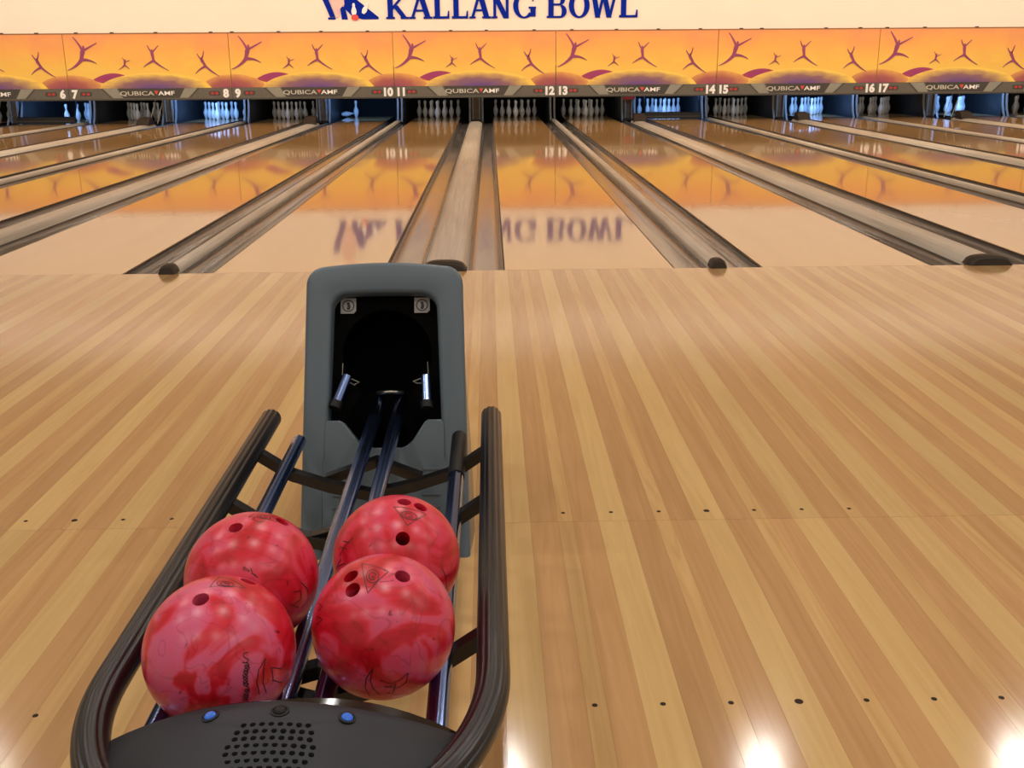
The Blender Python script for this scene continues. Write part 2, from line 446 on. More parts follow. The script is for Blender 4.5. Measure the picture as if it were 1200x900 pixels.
def ribbon(mb, pts, ws, y0, y1):
    L, Rr = taper(pts, ws)
    for i in range(len(pts)-1):
        mb.flat([tuple(L[i]), tuple(L[i+1]), tuple(Rr[i+1]), tuple(Rr[i])], y0, y1)
def bez(a, b, c, n=6):
    return [((1-t)**2*a[0]+2*t*(1-t)*b[0]+t*t*c[0], (1-t)**2*a[1]+2*t*(1-t)*b[1]+t*t*c[1]) for t in [i/n for i in range(n+1)]]
def figure(armL, armLm, armR, armRm, head, sh, hip, legL, legLm, legR, legRm, s):
    mb = MB(); T = lambda p: (U(p[0]), V(p[1])); y0, y1 = MASK_Y-.008, MASK_Y-.002
    k = .0045*s
    lin = lambda a, b, n: [a+(b-a)*i/n for i in range(n+1)]
    ribbon(mb, bez(T(armL), T(armLm), T(sh)), lin(1.0*k, 3.4*k, 6), y0, y1)
    ribbon(mb, bez(T(armR), T(armRm), T(sh)), lin(1.0*k, 3.0*k, 6), y0-.001, y1)
    ribbon(mb, bez(T(sh), ((T(sh)[0]+T(hip)[0])/2, (T(sh)[1]+T(hip)[1])/2), T(hip)), [5.5*k, 5.8*k, 5.4*k, 4.8*k, 4.6*k, 4.6*k, 4.8*k], y0-.002, y1)
    ribbon(mb, bez(T(hip), T(legLm), T(legL)), lin(4.6*k, .8*k, 6), y0-.003, y1)
    ribbon(mb, bez(T(hip), T(legRm), T(legR)), lin(4.4*k, .7*k, 6), y0-.004, y1)
    hx, hz = T(head)
    mb.flat([(hx+2.6*k*math.cos(t*math.pi/5), hz+4.6*k*math.sin(t*math.pi/5)) for t in range(10)], y0-.001, y1)
    return mb
FIGS = [figure((55,160),(78,190),(160,188),(125,208),(98,208),(93,224),(82,266),(15,314),(55,300),(150,284),(120,262),1.75),
        figure((268,255),(274,266),(302,268),(290,276),(281,268),(279,275),(276,292),(248,312),(262,305),(298,311),(288,300),.8),
        figure((388,200),(394,220),(438,202),(424,216),(407,224),(406,235),(410,272),(362,301),(385,282),(476,318),(440,300),1.2),
        figure((610,240),(616,256),(641,228),(640,246),(631,261),(628,268),(645,300),(597,333),(618,308),(706,346),(675,330),1.2)]
FIGME = []
def hill_poly(x0, x1, ztop, apex, zb, n=24, cut0=None, cut1=None):
    pts = []
    for i in range(n+1):
        t = i/n; x = x0 + (x1-x0)*t
        if x <= apex: h = 1-((apex-x)/max(1e-6, apex-x0))**2
        else: h = 1-((x-apex)/max(1e-6, x1-apex))**2
        pts.append((x, zb + (ztop-zb)*math.sqrt(max(0, h))**1.15))
    return pts
def hill(mb, poly, zb, y0, y1):
    for i in range(len(poly)-1):
        (a, za), (b, zb_) = poly[i], poly[i+1]
        mb.flat([(a, zb), (b, zb), (b, max(zb_, zb+.0005)), (a, max(za, zb+.0005))], y0, y1)
ARTME = {}
def text_obj(s, name, mat, parent, size, depth, sx=1.0, off=0.0, align='CENTER'):
    cu = bpy.data.curves.new('t', 'FONT'); cu.body = s; cu.size = size; cu.extrude = depth; cu.offset = off
    cu.align_x = align; cu.resolution_u = 3
    tmp = bpy.data.objects.new('t', cu); COL.objects.link(tmp)
    dg = bpy.context.evaluated_depsgraph_get()
    me = bpy.data.meshes.new_from_object(tmp.evaluated_get(dg))
    bpy.data.objects.remove(tmp); bpy.data.curves.remove(cu)
    me.transform(Matrix.Scale(sx, 4, (1,0,0)))
    me.transform(Matrix.Rotation(math.pi/2, 4, 'X'))
    me.materials.clear(); me.materials.append(mat)
    o = link(name, me, parent); return o
LOGO = {}
for k in range(-3, 5):
    x = k*PAIR; a, b = 11+2*k, 12+2*k
    e = empty('masking_panel', (x, 0, 0)); tag(e, 'orange masking panel with purple leaping figures above lanes %s and %s' % (NUM[a], NUM[b]), 'panel', 'masking panels')
    def part(key, mk, name, mat, smooth=None):
        if key not in ARTME: ARTME[key] = mk().build(name, mat, e, smooth).data
        else: link(name, ARTME[key], e)
    part('board', lambda: MB().box(-PW/2+.006, PW/2-.006, MASK_Y, MASK_Y+.05, PZ0, PZ1), 'board', M['m_art'])
    part('trim', lambda: MB().box(-PW/2+.004, PW/2-.004, MASK_Y-.012, MASK_Y+.05, PZ1, PZ1+.02), 'top_trim', M['trim'])
    for i, fmb in enumerate(FIGS): part('fig%d' % i, lambda: fmb, 'leaping_figure', M['m_fig'])
    def mk_red():
        mb = MB(); poly = hill_poly(U(-160), U(168), V(336), U(8), PZ0); hill(mb, [(-PW/2+.007, V(336))]+[p for p in poly if p[0] >= -PW/2+.008], PZ0, MASK_Y-.003, MASK_Y)
        return mb
    def mk_red2():
        mb = MB(); poly = hill_poly(U(620), U(890), V(338), U(757), PZ0); hill(mb, [p for p in poly if p[0] <= PW/2-.008]+[(PW/2-.007, V(338))], PZ0, MASK_Y-.003, MASK_Y)
        return mb
    def mk_lens():
        mb = MB(); top = bez((U(126), V(358)), (U(205), V(310)), (U(278), V(341)), 12); bot = bez((U(126), V(358)), (U(185), V(400)), (U(278), V(341)), 12)
        for i in range(12): mb.flat([bot[i], bot[i+1], top[i+1], top[i]], MASK_Y-.005, MASK_Y)
        return mb
    def mk_big():
        mb = MB(); hill(mb, hill_poly(U(150), U(665), V(328), U(400), PZ0), PZ0, MASK_Y-.007, MASK_Y); return mb
    if 'hr' not in ARTME:
        M['m_hill_red2'] = hill_mat('print_hill_right', (146,68,92), (168,92,84), (226,164,84), U(757), V(402), U(170)-U(8), .28)
    part('hr', mk_red, 'hill', M['m_hill_red']); part('hr2', mk_red2, 'hill', M['m_hill_red2'])
    part('hl', mk_lens, 'hill', M['m_hill_lens']); part('hb', mk_big, 'hill', M['m_hill_big'])
    for cx in (-1.42, -.62, .4, 1.35):
        if 'clip' not in ARTME:
            o = MB().box(-.035, .035, MASK_Y-.02, MASK_Y+.02, PZ1+.012, PZ1+.035).build('clip', M['rubber'], e); ARTME['clip'] = o.data
        else: o = link('clip', ARTME['clip'], e)
        o.location = (cx + random.uniform(-.2, .2), 0, 0)
    # fascia board with the lane numbers
    f = empty('number_fascia', (x, MASK_Y, 0)); tag(f, 'dark grey fascia board numbered %s and %s below the orange panel' % (NUM[a], NUM[b]), 'fascia', 'number fascias')
    def fpart(key, mk, name, mat):
        if key not in ARTME: ARTME[key] = mk().build(name, mat, f).data
        else: link(name, ARTME[key], f)
    Z0, Z1 = .53, .742
    fpart('fb', lambda: MB().box(-PW/2+.004, PW/2-.004, -.03, .04, Z0, Z1), 'board', M['fascia'])
    fpart('fl', lambda: MB().box(-PW/2+.004, PW/2-.004, -.036, .04, Z0-.025, Z0), 'lower_lip', M['fascia_dark'])
    zc = (Z0+Z1)/2
    fpart('fc', lambda: MB().flat([(-.66, Z1), (.72, Z1), (.60, Z0+.02), (-.56, Z0+.02)], -.034, -.03), 'centre_inlay', M['fascia_dark'])
    for sgn in (-1, 1):
        fpart('fi%d' % sgn, lambda: MB().flat([(sgn*.69, Z1), (sgn*.98, Z1), (sgn*.78, Z0+.02), (sgn*.58, Z0+.02)], -.033, -.03), 'light_inlay', M['fascia_light'])
        fpart('fs%d' % sgn, lambda: MB().flat([(sgn*1.0, Z1), (sgn*1.03, Z1), (sgn*.83, Z0+.02), (sgn*.80, Z0+.02)], -.033, -.03), 'groove', M['fascia_dark'])
    for s_, xx, al in (('QUBICA', .075, 'RIGHT'), ('AMF', .165, 'LEFT')):
        if s_ not in LOGO:
            o = text_obj(s_, 'lettering', M['silver'] if s_ == 'QUBICA' else M['white'], f, .118, .003, 1.62 if s_ == 'QUBICA' else 1.5, .0015, al); LOGO[s_] = o.data
        else: o = link('lettering', LOGO[s_], f)
        o.location = (xx, -.039, zc-.032)
    fpart('tri', lambda: MB().flat([(.08, zc+.055), (.17, zc+.055), (.125, zc-.02)], -.042, -.034), 'red_triangle', M['red'])
    for s_, xx in ((str(a), -PW/2+(.142 if a > 9 else .125)), (str(b), PW/2-(.142 if b > 9 else .125))):
        o = text_obj(s_, 'lane_number', M['white'], f, .225, .004, .98, .012); o.location = (xx, -.036, zc-.078)
    for xx in (-PW/2+.36, PW/2-.36):
        if 'rd' not in ARTME:
            ARTME['rd'] = MB().flat([(.028*math.cos(t*math.pi/6)*1.2, .028*math.sin(t*math.pi/6)) for t in range(12)], -.038, -.03).build('red_mark', M['mark_red'], f).data
            ARTME['rb'] = MB().flat([(-.12, -.03), (-.09, -.045), (.09, -.045), (.12, -.03), (.12, .03), (.09, .045), (-.09, .045), (-.12, .03)], -.034, -.03).build('mark_plate', M['fascia_dark'], f).data
            for o in f.children:
                if o.data in (ARTME['rd'],): o.location = (xx-.045, 0, zc)
                if o.data in (ARTME['rb'],): o.location = (xx, 0, zc)
            o = link('red_mark', ARTME['rd'], f); o.location = (xx+.045, 0, zc)
        else:
            for dx in (-.045, .045):
                o = link('red_mark', ARTME['rd'], f); o.location = (xx+dx, 0, zc)
            o = link('mark_plate', ARTME['rb'], f); o.location = (xx, 0, zc)

# ------------------------------------------------------------------ end wall, ceiling
wl = MB().box(-15, 17, MASK_Y+.06, MASK_Y+.2, 1.15, CEIL+.1).build('wall_back', M['wall']); tag(wl, 'cream end wall above the orange masking panels', None, None, 'structure')
tag(MB().box(-15, 17, -9.5, MASK_Y+.2, CEIL, CEIL+.08).build('ceiling', M['ceiling']), 'plain ceiling over the lanes', None, None, 'structure')

# ---- serif lettering on the wall
WY = MASK_Y+.06
def letter(ch, x0, x1):
    """bold serif capital, unit height, drawn between x0 and x1 in metres; returns list of polygons"""
    H = .475; W_ = x1-x0; P = []
    st = .108; sf = .038; th = .058
    def rect(a, b, c, d): P.append([(a, c), (b, c), (b, d), (a, d)])
    def serif(cx, wdt, z): rect(cx-wdt/2, cx+wdt/2, z, z+sf)
    def arc(cx, cz, rx, rz, tx, tz, t0, t1, n=18):
        for i in range(n):
            a = math.radians(t0+(t1-t0)*i/n); b = math.radians(t0+(t1-t0)*(i+1)/n)
            P.append([(cx+rx*math.cos(a), cz+rz*math.sin(a)), (cx+rx*math.cos(b), cz+rz*math.sin(b)),
                      (cx+(rx-tx)*math.cos(b), cz+(rz-tz)*math.sin(b)), (cx+(rx-tx)*math.cos(a), cz+(rz-tz)*math.sin(a))])
    def diag(xa, za, xb, zb, t): P.append([(xa-t/2, za), (xa+t/2, za), (xb+t/2, zb), (xb-t/2, zb)])
    if ch == 'L':
        cx = .035+st/2; rect(cx-st/2, cx+st/2, 0, H); serif(cx, st+.07, H-sf); rect(0, W_, 0, sf*1.2)
        P.append([(W_-.05, 0), (W_, 0), (W_, .15), (W_-.022, .15)])
    elif ch == 'K':
        cx = .035+st/2; rect(cx-st/2, cx+st/2, 0, H); serif(cx, st+.07, 0); serif(cx, st+.07, H-sf)
        diag(cx+.02, .18, W_-.08, H, th*1.1); diag(W_-.075, 0, cx+.1, .26, st*1.05); serif(W_-.085, .17, 0); serif(W_-.09, .15, H-sf)
    elif ch == 'A':
        ax = W_/2; diag(.06, 0, ax-.01, H, th); diag(W_-.085, 0, ax+.005, H, st*1.05); rect(.11, W_-.13, .14, .14+sf)
        serif(.065, .13, 0); serif(W_-.09, .18, 0)
    elif ch == 'N':
        rect(.04, .04+th, 0, H); rect(W_-.04-th, W_-.04, 0, H); diag(W_-.04-th*.9, 0, .06, H, st*1.05)
        serif(.062, .125, 0); serif(.05, .13, H-sf); serif(W_-.062, .125, H-sf)
    elif ch == 'O':
        arc(W_/2, H/2, W_/2, H/2+.008, st, sf, 0, 360, 36)
    elif ch == 'G':
        arc(W_/2, H/2, W_/2, H/2+.008, st, sf, 42, 322, 30); rect(W_-.10, W_-.10+st, .03, .2); serif(W_-.06, .15, .185)
        P.append([(W_-.06, H*.68), (W_-.035, H*.68), (W_-.035, H), (W_-.055, H)])
    elif ch == 'B':
        cx = .035+st/2; rect(cx-st/2, cx+st/2, 0, H); serif(cx, st+.07, 0); serif(cx, st+.07, H-sf)
        rb = .128; rect(cx, W_-rb, 0, sf); rect(cx, W_-rb, H*.51, H*.51+sf); rect(cx, W_-rb-.02, H-sf, H)
        arc(W_-rb, H*.27, rb, H*.27, st*.95, sf, -90, 90); arc(W_-rb-.025, H*.755, rb-.01, H*.245, st*.85, sf, -90, 90)
    elif ch == 'W':
        q = W_
        diag(q*.27, 0, q*.12, H, st*.95); diag(q*.29, 0, q*.47, H, th); diag(q*.66, 0, q*.48, H, st*.95); diag(q*.68, 0, q*.88, H, th)
        serif(q*.12, .17, H-sf); serif(q*.48, .16, H-sf); serif(q*.88, .14, H-sf)
    return [[(x0+x, z) for x, z in p] for p in P]
X0, XS = -1.812, .017595
def PX(px): return X0 + (px-452)*XS
BASE = 2.085
sign = empty('wall_lettering', (0, WY, BASE)); tag(sign, 'large blue serif letters reading KALLANG BOWL on the cream wall', 'sign')
for ch, a, b in (('K',452,478.5),('A',479,506),('L',507,526),('L',529,548),('A',549.5,575),('N',575.5,598),('G',601,627),('B',640.5,664),('O',666.5,691),('W',691.5,725.5),('L',726,747.5)):
    mb = MB()
    for i, p in enumerate(letter(ch, PX(a), PX(b))): mb.flat(p, -.03-.0003*(i % 5), .0)
    mb.build('letter_'+ch.lower(), M['letter_blue'], sign)
# ---- emblem beside the lettering
em = empty('wall_emblem', (0, WY, BASE)); tag(em, 'blue bowling emblem with white pins and red ball left of the lettering', 'emblem')
def Q(px, py): return (PX(360+px/10.0), (22.6-py/10.0)*XS)
def emb(name, polys, mat, y=-.02):
    mb = MB()
    for i, p in enumerate(polys): mb.flat([Q(*q) for q in p], y-.0003*i, 0)
    return mb.build(name, M[mat], em)
emb('blue_stroke', [[(182,0),(250,0),(322,200),(262,200)], [(240,205),(325,205),(325,228),(240,228)], [(130,-160),(215,-160),(250,0),(182,0)]], 'letter_blue')
emb('blue_wedge', [[(440,0),(570,0),(830,205),(640,228)], [(440,0),(640,228),(520,190),(430,100)], [(640,215),(830,205),(830,228),(640,228)], [(385,90),(440,85),(470,228),(400,228)], [(440,0),(570,0),(520,-110),(470,-110)]], 'letter_blue')
emb('pink_figure', [[(265,0),(430,0),(440,60),(385,110),(370,200),(335,215),(310,150)], [(250,-230),(420,-200),(430,0),(265,0)], [(300,-330),(380,-330),(400,-230),(290,-230)]], 'pink', -.026)
def pinpoly(cx, z0, s, rot=0):
    pts = [(-.5,0),(-.95,1.2),(-.85,2.2),(-.42,3.2),(-.5,3.8),(-.3,4.4),(.3,4.4),(.5,3.8),(.42,3.2),(.85,2.2),(.95,1.2),(.5,0)]
    c, sn = math.cos(rot), math.sin(rot)
    return [(cx+(x*c-z*sn)*s, z0-(x*sn+z*c)*s) for x, z in pts]
emb('pin_shape', [pinpoly(545, 190, 32)], 'white', -.03); emb('pin_shape', [pinpoly(650, 165, 30, -.5)], 'white', -.031)
emb('ball_shape', [[(555+42*math.cos(t*math.pi/8), 208+34*math.sin(t*math.pi/8)) for t in range(16)]], 'red', -.036)

# ------------------------------------------------------------------ ball return
M['hood'] = plain('hood_grey', (79,93,102), .42, var=.05, scale=5)
M['sticker'] = plain('sticker_grey', (170,168,166), .5)
M['hood_side'] = plain('hood_shell', (112,110,104), .22, var=.05)
M['cavity'] = plain('cavity_black', (3,3,3), .9, spec=.1)
M['blackp'] = plain('black_plastic', (10,10,11), .5, var=.1, spec=.25)
M['bar'] = plain('bar_black', (15,14,14), .28, var=.03)
M['chrome'] = plain('rail_chrome', (118,142,196), .2, metal=1.0, var=.03)
M['console'] = plain('console_grey', (24,29,37), .5, var=.08, scale=6, spec=.35)
M['rim'] = plain('console_rim', (12,10,11), .12, var=.05)
M['metal'] = plain('dull_metal', (150,148,140), .3, metal=1.0)
def led_mat():
    t = NT('blue_button'); t.set(Roughness=.25); t.b.inputs['Base Color'].default_value = srgb(30, 84, 168)
    t.b.inputs['Emission Color'].default_value = srgb(40, 110, 220); t.b.inputs['Emission Strength'].default_value = .25
    return t.m
M['led'] = led_mat()
BX = .005
br = empty('ball_return', (BX, -4.4, 0)); tag(br, 'ball return rack with grey hood, black handrail and four red balls on it', 'ball return')
def pp(mb, name, mat, smooth=None, parent=None, fix=True):
    # points are given in room metres; the part keeps them relative to its parent
    ox = Vector((BX, -4.4, 0)); mb.v = [tuple(Vector(v)-ox) for v in mb.v]
    return mb.build(name, M[mat] if isinstance(mat, str) else mat, parent or br, smooth, fix)
# --- hood: tilted front plane
SL = .43; NR = math.sqrt(1+SL*SL); HY = -3.917
def HP(u, v, n=0.0):
    # u across, v up along the slope, n out of the plane toward the player
    return Vector((BX+u, HY + SL*v/NR - n/NR, v/NR + n*SL/NR))
def round_path(hw, vt, r, v0, crown=0.0, nb=10, steps=8, hwb=None):
    hwb = hwb if hwb is not None else hw
    p = [(-(hwb+(hw-hwb)*i/nb), v0+(vt-r-v0)*i/nb) for i in range(nb)]
    for i in range(steps+1):
        a = math.pi - i/steps*math.pi/2; p.append((-hw+r+r*math.cos(a), vt-r+r*math.sin(a)))
    for i in range(1, 8): 
        t = -1+2*i/8; p.append(((hw-r)*t, vt+crown*(1-t*t)))
    for i in range(steps+1):
        a = math.pi/2 - i/steps*math.pi/2; p.append((hw-r+r*math.cos(a), vt-r+r*math.sin(a)))
    p += [((hw+(hwb-hw)*i/nb), vt-r-(vt-r-v0)*i/nb) for i in range(1, nb+1)]
    return p
outer = round_path(.209, .776, .05, .0, .010, hwb=.222)
inner = round_path(.139, .700, .042, .0, .002, hwb=.160)
def off(path, d):
    # move the path toward its inside by d
    c = (0, .38); out = []
    for i, (u, v) in enumerate(path):
        a = Vector(path[max(i-1, 0)]); b = Vector(path[min(i+1, len(path)-1)]); t = (b-a).normalized(); nn = Vector((t.y, -t.x))
        out.append((u+nn.x*d, v+nn.y*d))
    return out
def loopn(path, n): return [HP(u, v, n) for u, v in path]
def back(path, dy, s, dz):
    return [Vector((BX+u*(s+.075*max(0, 1-(v/.52)**2)*min(1, dy/.16)), HY+SL*v/NR+dy, (v/NR)*dz)) for u, v in path]
mb = MB()
mb.loft([loopn(outer, -.03), loopn(outer, -.012), loopn(off(outer, .004), -.003), loopn(off(outer, .012), 0.0), loopn(off(inner, -.012), 0.0), loopn(off(inner, -.004), -.003), loopn(inner, -.012), loopn(inner, -.05)], False)
pp(mb, 'bezel', 'hood', .9)
shell_o = [(u*1.0, v) for u, v in outer]
mb = MB()
mb.loft([loopn(off(outer, .002), -.026), back(outer, .07, .985, .955), back(outer, .16, .97, .9), back(outer, .30, .95, .76), back(outer, .40, .9, .6), back(outer, .43, .8, .5)], False)
lp = back(outer, .43, .8, .5)
mb.add(lp, [tuple(range(len(lp)))])
pp(mb, 'shell', 'hood_side', .8)
# cavity with round ball opening
cav = round_path(.158, .712, .044, .0, .002, hwb=.166)
mb = MB(); mb.loft([loopn(inner, -.045), loopn(cav, -.06), loopn(cav, -.26)], False)
lp = loopn(cav, -.26); mb.add(lp, [tuple(range(len(lp)))])
pp(mb, 'cavity', 'cavity')
ring_in = []
CV = .545
npth = round_path(.160, .712, .05, .30, 0, hwb=.160)
NP = len(npth)
for i in range(NP):
    u, v = npth[i]; a = math.atan2(v-CV, u)
    ring_in.append((.122*math.cos(a), CV+.122*math.sin(a)))
mb = MB(); mb.loft([loopn(npth, -.062), loopn(ring_in, -.062), loopn(ring_in, -.085)], False)
pp(mb, 'back_plate', 'cavity')
# stickers
for u in (-.104, .096):
    v0 = .678
    mb = MB(); q = .021; c_ = .007
    sq = [(u-q, v0-q), (u+q-c_, v0-q), (u+q, v0-q+c_), (u+q, v0+q), (u-q, v0+q)]
    mb.loft([loopn(sq, -.0615), loopn(sq, -.0605)], True, True, True)
    st = pp(mb, 'sticker', 'sticker')
    mb = MB()
    for r0, r1 in ((.0165, .0135),):
        o_ = [(u+r0*math.cos(t*math.pi/12), v0+r0*math.sin(t*math.pi/12)) for t in range(24)]; i_ = [(u+r1*math.cos(t*math.pi/12), v0+r1*math.sin(t*math.pi/12)) for t in range(24)]
        mb.loft([loopn(o_, -.0600), loopn(i_, -.0600)], True)
    pp(mb, 'ring_mark', 'rubber', None, st)
    mb = MB(); mb.loft([loopn([(u-.005, v0-.010), (u+.004, v0-.011), (u+.006, v0-.002), (u+.003, v0+.010), (u-.005, v0+.009), (u-.002, v0)], z) for z in (-.0605, -.0600)], True, True, True)
    pp(mb, 'hand_mark', 'rubber', None, st)
# lower front panel with the ball notch
prof = [(-.1635, .0), (-.1635, .252), (-.159, .262), (-.159, .350), (-.152, .362), (-.118, .362), (-.108, .356), (-.068, .306), (-.055, .294), (-.035, .289),
        (.045, .289), (.058, .294), (.074, .308), (.105, .356), (.114, .362), (.150, .362), (.157, .350), (.157, .262), (.1625, .252), (.1625, .0)]
mb = MB()
def inset(path, d):
    n = len(path); out = []
    for i in range(n):
        a = Vector(path[i-1]); b = Vector(path[(i+1) % n]); t = (b-a).normalized(); out.append((path[i][0]+t.y*d, path[i][1]-t.x*d))
    return out
def loftn(mb, prof, ns, ins):
    mb.loft([[HP(u, v, n) for u, v in inset(prof, i)] for n, i in zip(ns, ins)], True, True, True)
loftn(mb, prof, (-.04, -.006, -.001, .001), (0, 0, .0015, .004))
fp = pp(mb, 'front_panel', 'hood', .5)
for sx, us in ((-1, (-.135, -.088)), (1, (.098, .145))):
    for v in (.232, .198, .166, .134):
        mb = MB(); a, b = us
        loftn(mb, [(a, v-.004), (b, v-.004), (b-.003, v+.004), (a+.003, v+.004)][::-1], (-.001, .006), (0, .0012))
        pp(mb, 'louvre', 'hood', None, fp)
# short side rails and wire guides in the mouth
def hpix(px, py, n):
    d = fw + rt*((px-600)/F_PX) + up*((450-py)/F_PX)
    o0 = HP(0, 0, n); nn = Vector((0, -1, SL)).normalized()
    return CAM + d*((o0-CAM).dot(nn)/d.dot(nn))
for cap0, top, wire in (((394,474), (407,441), [(402,426),(401,439),(421,448),(415,451),(406,446)]), ((500,474), (499,441), [(501,424),(502,440),(484,447),(488,449),(498,449)])):
    a, b = hpix(*cap0, -.012), hpix(*top, -.04)
    mb = MB(); mb.tube([a, b], .0135, 24, True, lambda th: 1-.1*math.exp(-((th-1.57)/.15)**2)); pp(mb, 'inner_rail', 'chrome', .8)
    mb = MB(); d_ = (a-b).normalized(); mb.tube([a+d_*.012, a-d_*.008], .017, 16); pp(mb, 'inner_rail_cap', 'blackp', .8)
    mb = MB(); mb.tube([hpix(*q, -.038) for q in wire], .0018, 6); pp(mb, 'wire_guide', 'metal', .8)
mb = MB(); mb.tube([(BX-.035+.07*i/8, -3.60-.012*math.sin(math.pi*i/8), .352+.006*math.sin(math.pi*i/8)) for i in range(9)], .006, 8)
pp(mb, 'stop_plate', 'metal', .8)
# --- tracks
RZ, RR = .328, .017
RI, RO = .030, .200
def ridge(th):
    d = 1.0
    for c0 in (1.15, 1.95): d -= .10*math.exp(-((th-c0)/.12)**2)
    return d
for sx in (-1, 1):
    mb = MB(); mb.tube([(BX+sx*RI, -3.58, RZ), (BX+sx*RI, -5.30, RZ)], RR, 40, True, ridge); pp(mb, 'centre_track', 'chrome', .7)
    mb = MB(); mb.tube([(BX+sx*RO, -3.915, RZ), (BX+sx*RO, -5.28, RZ)], RR, 40, True, ridge); ot = pp(mb, 'outer_track', 'chrome', .7)
    # black sleeve at the far end of the right track
    if sx > 0:
        mb = MB(); mb.tube([(BX+sx*RO, -3.905, RZ), (BX+sx*RO, -4.17, RZ)], RR+.002, 20); pp(mb, 'track_sleeve', 'blackp', .7, ot)
# --- handrail
def lobe(th):
    # ribs along the upper outer side
    d = 1.0
    for c0 in (.6, 1.1, 1.6, 2.1):
        d -= .08*math.exp(-((th-c0)/.11)**2)
    return d
HX, HZ = .281, .365
path = [(-HX, -3.845, HZ)] + [(-HX, -3.845-(5.03-3.845)*i/12, HZ) for i in range(1, 12)]
arc = []
for i in range(0, 41):
    a = math.pi + math.pi*i/40
    arc.append((HX*math.cos(a), -5.03+.37*math.sin(a), HZ))
path += arc + [(HX, -5.03+(5.03-3.845)*i/12, HZ) for i in range(1, 13)]
path = [(BX+x, y, z) for x, y, z in path]
mb = MB(); mb.tube(path, .0255, 72, True, lobe); pp(mb, 'handrail', 'bar', 1.2)
# --- brackets under the tracks
def bar(mb, pts, hw=.014, hh=.012):
    pts = [Vector(p) for p in pts]; loops = []
    for i, p in enumerate(pts):
        t = (pts[min(i+1, len(pts)-1)]-pts[max(i-1, 0)]).normalized(); a = Vector((0, 1, 0)); b = t.cross(a).normalized()
        loops.append([p+a*hw+b*hh, p-a*hw+b*hh, p-a*hw-b*hh, p+a*hw-b*hh])
    mb.loft(loops, True, True, True)
for yb, dz in ((-4.07, 0), (-4.36, 0), (-4.90, 0)):
    mb = MB()
    bar(mb, [(BX-.262, yb, .350), (BX-.19, yb, .300), (BX-.10, yb-.02, .278), (BX, yb-.05, .268), (BX+.10, yb-.02, .278), (BX+.19, yb, .300), (BX+.262, yb, .350)])
    if yb > -4.2:
        bar(mb, [(BX-.115, yb+.01, .282), (BX, yb+.09, .296), (BX+.115, yb+.01, .282)])
    else:
        bar(mb, [(BX-.115, yb-.02, .275), (BX, yb, .298), (BX+.115, yb-.02, .275)])
    pp(mb, 'bracket', 'bar')
# --- pedestal under the console
mb = MB(); mb.loft([[(BX-.16, -5.34, 0), (BX+.16, -5.34, 0), (BX+.16, -5.18, 0), (BX-.16, -5.18, 0)],
                    [(BX-.15, -5.33, .03), (BX+.15, -5.33, .03), (BX+.15, -5.19, .03), (BX-.15, -5.19, .03)],
                    [(BX-.07, -5.29, .06), (BX+.07, -5.29, .06), (BX+.07, -5.22, .06), (BX-.07, -5.22, .06)],
                    [(BX-.07, -5.29, .31), (BX+.07, -5.29, .31), (BX+.07, -5.22, .31), (BX-.07, -5.22, .31)]], True, True, True)
pp(mb, 'pedestal', 'bar')
# --- console: domed panel between the rails
def cz(x, lift=0): return .44 - .075*(x/.235)**2 + lift
def console_outline(inset_, n=20, bump=1.0):
    pts = []
    hw = .246-inset_
    for i in range(n+1):
        x = -hw + 2*hw*i/n
        yb = -5.158 - .027*(1-(x/.246)**2) + (.0 if x < 0 else bump*.012*math.sin(math.pi*x/.246)) - inset_
        pts.append((x, yb))
    for i in range(1, n):
        a = -math.pi*i/n
        pts.append((hw*math.cos(a), -5.17-inset_*.3+(.21-inset_)*math.sin(a)))
    return pts
def con_loop(ins, lift, bump=1.0): return [(BX+x, y, cz(x, lift) - .25*max(0, -5.24-y)**1.4) for x, y in console_outline(ins, 20, bump)]
mb = MB(); mb.loft([con_loop(.012, -.07), con_loop(.0, -.045), con_loop(.0, -.012), con_loop(.006, -.005), con_loop(.03, -.004, -.3)], True, True, False)
pp(mb, 'console_rim', 'rim', .7)
mb = MB()
loops = [con_loop(.016, -.006, -.3), con_loop(.017, .001, -.3), con_loop(.019, .0022, -.3)]
mb.loft(loops, True)
# grid fill toward the middle
for k in (.75, .5, .25, .02):
    base = console_outline(.019, 20, -.3); mx, my = 0, -5.27
    loops.append([(BX+mx+(x-mx)*k, my+(y-my)*k, cz(mx+(x-mx)*k, .0022) - .25*max(0, -5.24-(my+(y-my)*k))**1.4) for x, y in base])
mb = MB(); mb.loft(loops, True, False, True)
cp = pp(mb, 'console_panel', 'console', .7)
def on_con(x, y, lift): return Vector((BX+x, y, cz(x, .0022+lift) - .25*max(0, -5.24-y)**1.4))
for x, y, mt, r in ((-.081, -5.222, 'led', .0075), (.094, -5.226, 'led', .0075), (.009, -5.226, 'blackp', .008)):
    c0 = on_con(x, y, 0); nx = Vector((.15*x/.235**2, 0, 1)).normalized()
    a = nx.cross(Vector((0,1,0))).normalized(); b = nx.cross(a)
    def ringp(r_, h): return [c0+nx*h+a*(r_*math.cos(t*math.pi/10))+b*(r_*math.sin(t*math.pi/10)) for t in range(20)]
    mb = MB(); mb.loft([ringp(r*1.55, -.002), ringp(r*1.55, .001), ringp(r*1.15, .0015), ringp(r*1.1, -.001)], True)
    pp(mb, 'button_bezel', 'blackp', .7, cp)
    mb = MB(); mb.loft([ringp(r, -.002), ringp(r, .002), ringp(r*.7, .004)], True, True, True)
    tag(pp(mb, 'button', mt, .7, cp), 'small blue button' if mt == 'led' else 'small black button')
